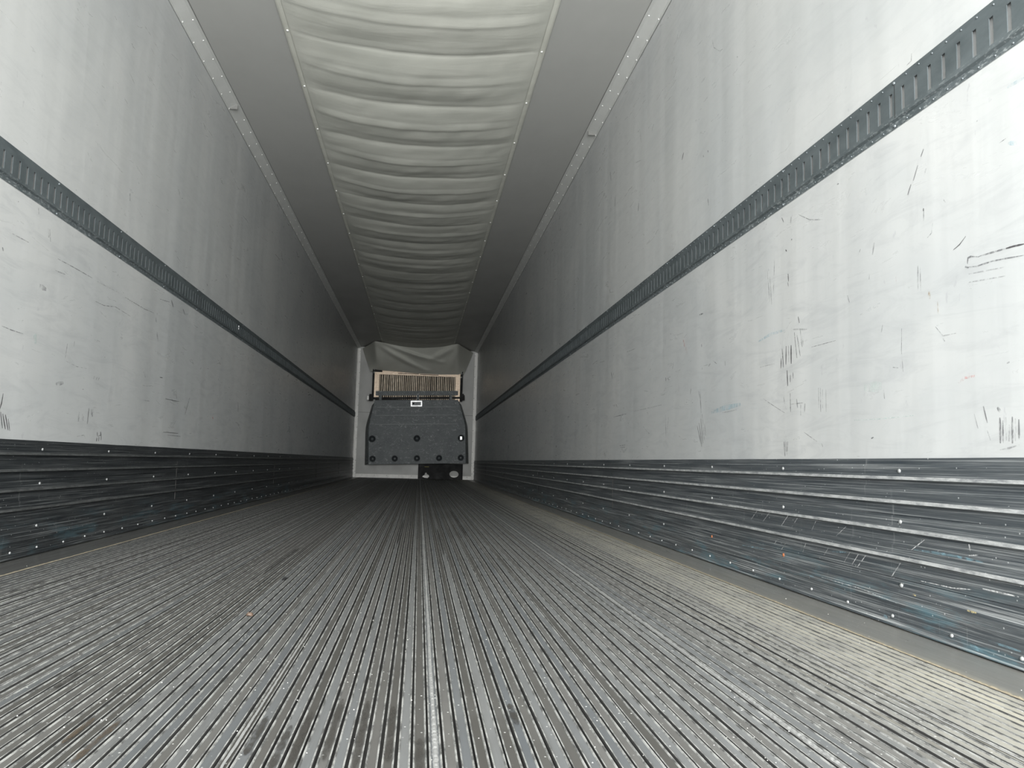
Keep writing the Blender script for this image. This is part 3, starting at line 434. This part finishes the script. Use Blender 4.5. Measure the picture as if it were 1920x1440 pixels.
# ================================================================ things
# ---- slotted logistics tracks
def make_track(side):
    t = empty('logistics_track', (side*W2, Y0, 1.28))
    d = .0085; zb, zt = 1.2165, 1.3440; s0, s1 = 1.248, 1.307; hw = .0062; p = .0508
    zs = [(zb, .0015), (zb+.017, .0015), (zb+.021, d), (s0, d), (s1, d), (zt-.020, d), (zt-.016, .0015), (zt, .0015)]
    off = (1.5535 if side > 0 else 2.6140) - Y0; off = off % p
    ys = [0.0]; kinds = []
    y = off
    L = DEPTH-Y0-.03
    while y+hw < L: 
        ys += [y-hw, y+hw]; y += p
    ys.append(L); ys = sorted(y for y in ys if y >= 0)
    n = len(zs); vs = []; fs = []
    for y in ys:
        for z, q in zs: vs.append((-side*(q), y, z-1.28))
    slots = []
    for j in range(len(ys)-1):
        isslot = abs((ys[j+1]-ys[j]) - 2*hw) < 1e-6
        for i in range(n-1):
            if isslot and i == 3: slots.append(j); continue
            fs.append((j*n+i, j*n+i+1, (j+1)*n+i+1, (j+1)*n+i))
    # slot returns: the punched edges turn back 3 mm towards the wall
    for j in slots:
        c = [j*n+3, j*n+4, (j+1)*n+4, (j+1)*n+3]; b = len(vs)
        for q in c: v = vs[q]; vs.append((v[0]+side*.002, v[1], v[2]))
        for a in range(4): fs.append((c[a], c[(a+1) % 4], b+(a+1) % 4, b+a))
    rl = mesh('slotted_rail', vs, fs, M['track'], t)
    sm = dome('rivet', .0026, .002, M['track_rivet'], (-side, 0, 0)); lg = dome('rivet', .0046, .004, M['track_rivet'], (-side, 0, 0))
    if side > 0:
        y = 1.8025
        while y > Y0+.03:
            for z in (1.3345, 1.2235): put('rivet', sm, (-side*.0018, y-Y0, z-1.28), t)
            y -= .0502
        y = 1.8525
        while y < 4.9:
            for z in (1.3345, 1.2235): put('rivet', sm, (-side*.0018, y-Y0, z-1.28), t)
            y += .0508
    y = 1.8025 if side > 0 else 3.012-.6175*5
    while y < DEPTH-.1:
        for z in (1.3345, 1.2235): put('rivet', lg, (-side*.0018, y-Y0, z-1.28), t)
        y += .6175
    for y in ((1.79, 4.84, 7.9, 10.9, 13.9) if side > 0 else (4.9, 8.0, 11.0, 14.0)):
        MB().box(*sorted((-side*.0087, -side*.0091)), y-Y0, y-Y0+.0015, 1.238-1.28, 1.324-1.28).build('section_joint', M['void'], t)
    return t
tl = thing(make_track(-1), 'grey steel slotted logistics rail screwed along the left white wall', 'cargo rail')
tr_ = thing(make_track(1), 'grey steel slotted logistics rail screwed along the right white wall', 'cargo rail')
o = MB().box(.0087, .0110, 0, .010, -.012, -.002).box(.0087, .0115, .001, .009, .004, .016).build('torn_tag', M['label_white'], tl); o.location = (0, 5.93-Y0, .01); o['label'] = 'torn white paper tag'

# ---- fabric air duct
def lobe(t):   # sag between two rivet rows: steep at the rows, a crisp sewn seam half way
    z = math.sin(PI*t)**.62
    if .36 < t <= .50: z += .22*(t-.36)/.14
    elif .50 < t < .545: z += .22*(1-(t-.50)/.045)
    return z
PITCH = .6545; YR = 4.27
def fab_z(u, y, rnd):
    """u in -1..1 across; drop below the ceiling"""
    a = 1-u*u
    k = (y-YR)/PITCH; i = math.floor(k); t = k-i
    amp = .022+.010*noise.noise(Vector((i*3.1, 0, 0)))
    edge = min(1, (1-abs(u))/.10); edge = edge*edge*(3-2*edge)
    z = .010 + .070*a
    amp *= 1-.4*min(1, max(0, (y-7)/3)); z += amp*lobe(t)*(.30+.70*a)*edge
    s2 = .5+.5*math.cos(2*PI*(k*2.9+.6*noise.noise(Vector((i*1.7, u*.5, 1)))))
    z += .0022*edge*s2*(.5+.5*a)
    s3 = abs(math.sin(PI*(k*2.0+.25+.12*noise.noise(Vector((u*1.1, y*.6, 4.))))))
    z += .0035*edge*(s3**.5)*(.4+.6*a)
    z += .008*edge*noise.noise(Vector((u*1.8, y*2.6, 2.0)))
    z += .004*edge*noise.noise(Vector((u*6+y*3, y*6, 7.0)))
    return z
dk = empty('air_duct', (0, Y0, CEIL-.06))
def duct_sheet():
    nx = 44; ys = frange(Y0, 9, .0165)+frange(9.03, 15.85, .03); vs = []; fs = []
    for y in ys:
        for i in range(nx+1):
            u = -1+2*i/nx; bow = .0
            vs.append((u*.698, y-Y0, .06-fab_z(u, y, None)))
    n = nx+1
    for j in range(len(ys)-1):
        for i in range(nx): fs.append((j*n+i, j*n+i+1, (j+1)*n+i+1, (j+1)*n+i))
    return mesh('fabric_sheet', vs, fs, M['fabric'], dk, smooth=True)
duct_sheet()
for s in (-1, 1):
    vs = []; fs = []; ys = frange(Y0, 15.85, .04)
    for y in ys:
        h = .0125+.002*noise.noise(Vector((y*3, s*2., 0))); e = .0015*noise.noise(Vector((y*5, s*7., 0)))
        vs += [(s*(.722+e), y-Y0, .06-.0015), (s*(.721+e), y-Y0, .06-.007), (s*.706, y-Y0, .06-h), (s*.688, y-Y0, .06-h-.004)]
    for j in range(len(ys)-1):
        for i in range(3): fs.append((4*j+i, 4*j+i+1, 4*j+5+i, 4*j+4+i))
    mesh('hem', vs, fs, M['hem'], dk, smooth=True)
mr_ = dome('rivet', .008, .006, M['cove_rivet'], (0, 0, -1))
k = -7
while True:
    y = YR+k*PITCH; k += 1
    if y > 15.8: break
    if y < Y0+.02: continue
    for s in (-1, 1): put('rivet', mr_, (s*.699, y-Y0, .06-.0135), dk)
# the end of the duct drapes down over the refrigeration unit
def lerp(a, b, t): return tuple(a[i]+(b[i]-a[i])*t for i in range(3))
def poly(pts, t):
    for (t0, p0), (t1, p1) in zip(pts[:-1], pts[1:]):
        if t <= t1: return lerp(p0, p1, (t-t0)/(t1-t0))
    return pts[-1][1]
TOP = [(-1, (-1.150, 16.73, 2.655)), (-.8, (-.845, 15.83, 2.682)), (-.45, (-.5, 15.85, 2.64)), (0, (0, 15.85, 2.60)), (.4, (.42, 15.80, 2.63)), (.8, (.775, 15.72, 2.682)), (1, (1.150, 16.73, 2.655))]
BOT = [(-1, (-.955, 16.52, 2.155)), (-.8, (-.84, 16.45, 2.185)), (-.4, (-.42, 16.42, 2.165)), (0, (.03, 16.41, 2.140)), (.4, (.45, 16.42, 2.138)), (.8, (.85, 16.45, 2.155)), (1, (.955, 16.52, 2.165))]
nx, nz = 72, 30; vs = []; fs = []
def ridge(u, v, p, q, wd):
    dx, dy = q[0]-p[0], q[1]-p[1]; L = math.hypot(dx, dy); t = ((u-p[0])*dx+(v-p[1])*dy)/L/L; tc = max(0, min(1, t))
    d = math.hypot(u-p[0]-tc*dx, v-p[1]-tc*dy); return math.exp(-(d/wd)**2)*math.sin(PI*max(.12, min(.88, tc)))
for j in range(nz+1):
    v = j/nz
    for i in range(nx+1):
        uu = -1+2*i/nx; p = Vector(lerp(poly(TOP, uu), poly(BOT, uu), v))
        b = .09*ridge(uu, v, (-.78, .02), (.15, .85), .07)+.08*ridge(uu, v, (-.65, .0), (.45, .50), .06)+.08*ridge(uu, v, (.78, .02), (.20, .42), .08)
        b += .05*ridge(uu, v, (-.8, 0), (-.72, .9), .06)+.045*ridge(uu, v, (.8, 0), (.60, .85), .07)+.03*noise.noise(Vector((uu*2.5, v*2, 3)))
        bell = math.sin(PI*v)*(.05 if abs(uu) < .8 else .02)
        p.y -= b; p.z -= bell*.6; vs.append((p.x, p.y-Y0, p.z-(CEIL-.06)))
n = nx+1
for j in range(nz):
    for i in range(nx): fs.append((j*n+i, j*n+i+1, (j+1)*n+i+1, (j+1)*n+i))
mesh('draped_end', vs, fs, M['fabric'], dk, smooth=True)
thing(dk, 'long off-white rippled fabric air duct riveted along the ceiling, draped at its far end', 'air duct')

# ---- refrigeration unit with its evaporator grille
ru = empty('refrigeration_unit', (.01, DEPTH, 1.70))
fr = MB().box(-.90, .90, -.28, -.002, .10, .50); fr.build('housing', M['void'], ru)
g = MB().box(-.872, -.775, -.300, -.281, -.10, .54).box(.775, .872, -.300, -.281, -.10, .52).box(-.775, .775, -.300, -.281, .40, .54)
g.build('grille_frame', M['warm'], ru, .002)
MB().box(-.40, .02, -.304, -.300, .428, .440).box(.04, .42, -.304, -.300, .420, .432).build('frame_seam', M['void'], ru)
MB().box(-.775, .775, -.285, -.281, -.10, .40).build('coil_backing', M['void'], ru)
for i in range(40):
    x = -.755+i*1.51/39; m_ = MB().box(-.0095, .0095, -.004, .004, -.245, .245)
    if i == 0: finme = m_.build('fin', M['fin'], ru); finme.location = (x, -.295, .15); fin0 = finme
    else:
        o = link('fin', fin0.data, ru); o.location = (x+random.uniform(-.003, .003), -.295, .15); o.rotation_euler = (0, random.uniform(-.006, .006), random.uniform(-.07, .07)+.12)
    if i == 0: fin0.rotation_euler = (0, 0, .3)
MB().box(-.872, -.72, -.315, -.300, .445, .53).build('latch', M['black'], ru, .004)
bl = dome('bolt', .022, .02, M['rivet'], (0, -1, 0), 12)
for x, z in ((-.885, .505), (-.885, .440), (.895, .475), (.895, .40)): put('bolt', bl, (x, -.285, z), ru)
MB().box(-.915, -.872, -.290, -.281, -.10, .56).box(.872, .925, -.290, -.281, -.10, .52).build('side_seal', M['black'], ru)
thing(ru, 'refrigeration unit with beige metal fin grille high on the front wall', 'refrigerator')

# ---- grey bulkhead cover in front of the unit
bc = empty('bulkhead_cover', (.035, 16.40, .95), (0, math.radians(-2.2), 0))
M['crease'] = mat_plain('crease_highlight', (.27, .295, .30), .5, 0, 20, .2)  # paler than the cover: highlight along the creases put into the colour
def curve_plate(name, outline, holes, thick, mat, parent, bevel=.004):
    cu = bpy.data.curves.new(name, 'CURVE'); cu.dimensions = '2D'; cu.fill_mode = 'BOTH'; cu.extrude = thick/2; cu.bevel_depth = bevel; cu.bevel_resolution = 1; cu.resolution_u = 1
    for pts in [outline]+holes:
        sp = cu.splines.new('POLY'); sp.points.add(len(pts)-1)
        for q, p in zip(sp.points, pts): q.co = (p[0], p[1], 0, 1)
        sp.use_cyclic_u = True
    tmp = bpy.data.objects.new('tmp', cu); COL.objects.link(tmp); dg = bpy.context.evaluated_depsgraph_get(); dg.update()
    me = bpy.data.meshes.new_from_object(tmp.evaluated_get(dg)); bpy.data.objects.remove(tmp)
    me.transform(Matrix(((1, 0, 0, 0), (0, 0, -1, 0), (0, 1, 0, 0), (0, 0, 0, 1)))); me.name = name
    me.materials.clear(); me.materials.append(mat); return link(name, me, parent)
def circ(cx, cz, r, n=24): return [(cx+r*math.cos(2*PI*i/n), cz+r*math.sin(2*PI*i/n)) for i in range(n)]
upper = [(-.895, -.135), (.0, -.135), (.895, -.135)]; lower = [(-.885, -.535), (-.445, -.535), (0, -.535), (.445, -.535), (.885, -.535)]
out = [(-.84, .645), (.83, .645), (.865, .56), (.955, .215), (.975, .12), (.98, 0), (.985, -.645), (-.965, -.645), (-.965, 0), (-.96, .12), (-.94, .215), (-.86, .56)]
curve_plate('panel', out, [circ(x, z, .062) for x, z in upper]+[circ(x, z, .056) for x, z in lower], .022, M['cover'], bc)
for z, hw_, th in ((.50, .80, .010), (.335, .82, .010), (.155, .84, .008)):
    MB().box(-hw_, hw_, -.034, -.010, z-.007, z+.007).build('crease', M['crease'], bc, .003)
def cup(r, depth, mat, name, parent, loc):
    vs = []; fs = []; n = 24
    prof = [(r+.012, -.019), (r+.004, -.026), (r-.002, -.019), (r*.72, depth-.012), (r*.55, depth), (0.001, depth)]
    for rr, y in prof:
        for i in range(n): a = 2*PI*i/n; vs.append((rr*math.cos(a), y, rr*math.sin(a)))
    for k in range(len(prof)-1):
        for i in range(n): j = (i+1) % n; fs.append((k*n+i, k*n+j, (k+1)*n+j, (k+1)*n+i))
    o = mesh(name, vs, fs, mat, parent, smooth=True); o.location = loc; return o
M['cup'] = mat_plain('dark_recess_plastic', (.06, .07, .075), .45, 0, 14, .3)
for k, (x, z) in enumerate(upper+lower):
    rr = .060 if k < 3 else .054
    c = cup(rr, .035, M['cup'], 'recess', bc, (x, 0, z))
    if k in (3, 4, 5, 7): o = link('bolt', dome('bolt', .016, .014, M['rivet'], (0, -1, 0), 12), c); o.location = (0, .032, .0)
    elif k == 2: o = MB().box(-.020, .022, .018, .032, -.034, .034).build('bolt', M['label_white'], c, .004); o['label'] = 'square white plug'
    else: o = link('bolt', dome('bolt', .020, .010, M['cover'], (0, -1, 0), 12), c); o.location = (0, .032, 0)
# side wings folding back to the wall
for s in (-1, 1):
    ins = [(.84, .60), (.86, .56), (.945, .215), (.965, .12), (.972, 0), (.975, -.645)]
    outs = [(.895, .60), (.925, .56), (1.025, .215), (1.045, .12), (1.055, 0), (1.065, -.655)]
    vs = []; fs = []
    for (a, z), (b, z2) in zip(ins, outs): vs += [(s*a, .012, z), (s*(a+.012), .020, z), (s*(b-.02), .20, z2), (s*b, .335, z2)]
    for j in range(5):
        for i in range(3): fs.append((4*j+i, 4*j+i+1, 4*j+5+i, 4*j+4+i))
    mesh('side_wing', vs, fs, M['cover'], bc)
MB().box(-.83, .84, .02, .06, .745, .835).build('top_bar', M['cover'], bc, .006)
for x in (-.735, .02, .69): MB().box(x-.026, x+.026, .0, .05, .630, .755).build('bar_post', M['cover'], bc, .004)
MB().box(-.84, .84, .055, .06, .63, .76).build('dark_gap', M['void'], bc)
MB().box(-.95, .93, .04, .054, .672, .712).build('hinge_bar', M['black'], bc, .003)
for x in (-.93, .93): MB().box(x-.045, x+.045, .01, .08, .640, .745).box(x-.03, x+.03, .02, .08, .745, .775).build('hinge_bracket', M['black'], bc, .004)
MB().box(-1.005, -.965, .0, .01, .655, .735).build('bracket_tab', M['alu'], bc)
lb = MB().box(-.125, .105, -.020, -.0155, .515, .632).build('warning_label', M['label_white'], bc, .001)
lb['label'] = 'white bordered rectangular sticker'
MB().box(-.100, .082, -.0212, -.020, .535, .608).build('label_print', M['label_grey'], lb)
o = mesh('label_dot', [(.020*math.cos(a*PI/8), -.0218, .020*math.sin(a*PI/8)) for a in range(16)], [tuple(range(16))], M['void'], lb); o.location = (-.068, 0, .575)
MB().box(-.030, .050, -.0218, -.0212, .585, .590).box(-.030, .062, -.0218, -.0212, .570, .575).box(-.030, .04, -.0218, -.0212, .555, .560).build('label_lines', M['void'], lb)
thing(bc, 'scuffed dark grey plastic bulkhead cover with eight round bolt recesses on front wall', 'cover')

# ---- black flap with two openings, low in the return-air gap
fp = empty('rubber_flap', (.545, DEPTH-.10, .155))
h1 = [(-.375, -.115), (-.32, -.135), (-.26, -.14), (-.225, -.11), (-.235, -.07), (-.27, -.055), (-.285, -.02), (-.315, -.03), (-.325, -.07), (-.36, -.09)]
h2 = [(.28+.098*math.cos(a*PI/10)*1.0, -.045+.072*math.sin(a*PI/10)) for a in range(20)]
curve_plate('flap', [(-.455, -.155), (.455, -.155), (.455, .165), (-.455, .165)], [h1, h2], .012, M['black'], fp, .002)
MB().box(-.45, -.44, .0, .095, -.155, .165).box(.44, .45, 0, .095, -.155, .165).build('side_flange', M['black'], fp)
M['sill_back'] = M['alu']
MB().box(-.40, .40, .072, .098, -.155, -.085).build('sill_strip', M['alu'], fp)
o = MB().box(-.33, -.24, -.012, -.008, .085, .100).build('yellow_mark', mat_plain('faded_yellow_paint', (.22, .19, .04), .6), fp)
thing(fp, 'black rubber flap with two ragged openings at floor level under the grey cover', 'flap')

# ---- small litter on the floor
def lump(name, size, mat, seed, loc, rot):
    bm = bmesh.new(); bmesh.ops.create_icosphere(bm, subdivisions=3, radius=1)
    for v in bm.verts:
        d = 1+.22*noise.noise(v.co*1.7+Vector((seed, 0, 0)))+.08*noise.noise(v.co*5+Vector((seed, 3, 0)))
        v.co = Vector((v.co.x*size[0]*d, v.co.y*size[1]*d, max(-.6, v.co.z)*size[2]*d))
    me = bpy.data.meshes.new(name); bm.to_mesh(me); bm.free(); me.materials.append(mat)
    me.polygons.foreach_set('use_smooth', [True]*len(me.polygons))
    o = link(name, me); o.location = loc; o.rotation_euler = rot; return o
st = lump('pebble', (.0078, .0060, .0052), mat_plain('brown_pebble', (.13, .085, .06), .55, 0, 200, .5, dark=(.03, .02, .014)), 2.0, (-.2745, 1.936, .0038), (0, .1, .3))
thing(st, 'tiny brown pebble lying on the floor rails left of centre', 'pebble')
chip = lump('rubber_chip', (.0055, .030, .0018), M['black'], 5.0, (-.2905, 2.515, .0018), (0, 0, .03))
thing(chip, 'thin black rubber chip lying on the floor beyond the brown pebble', 'chip')
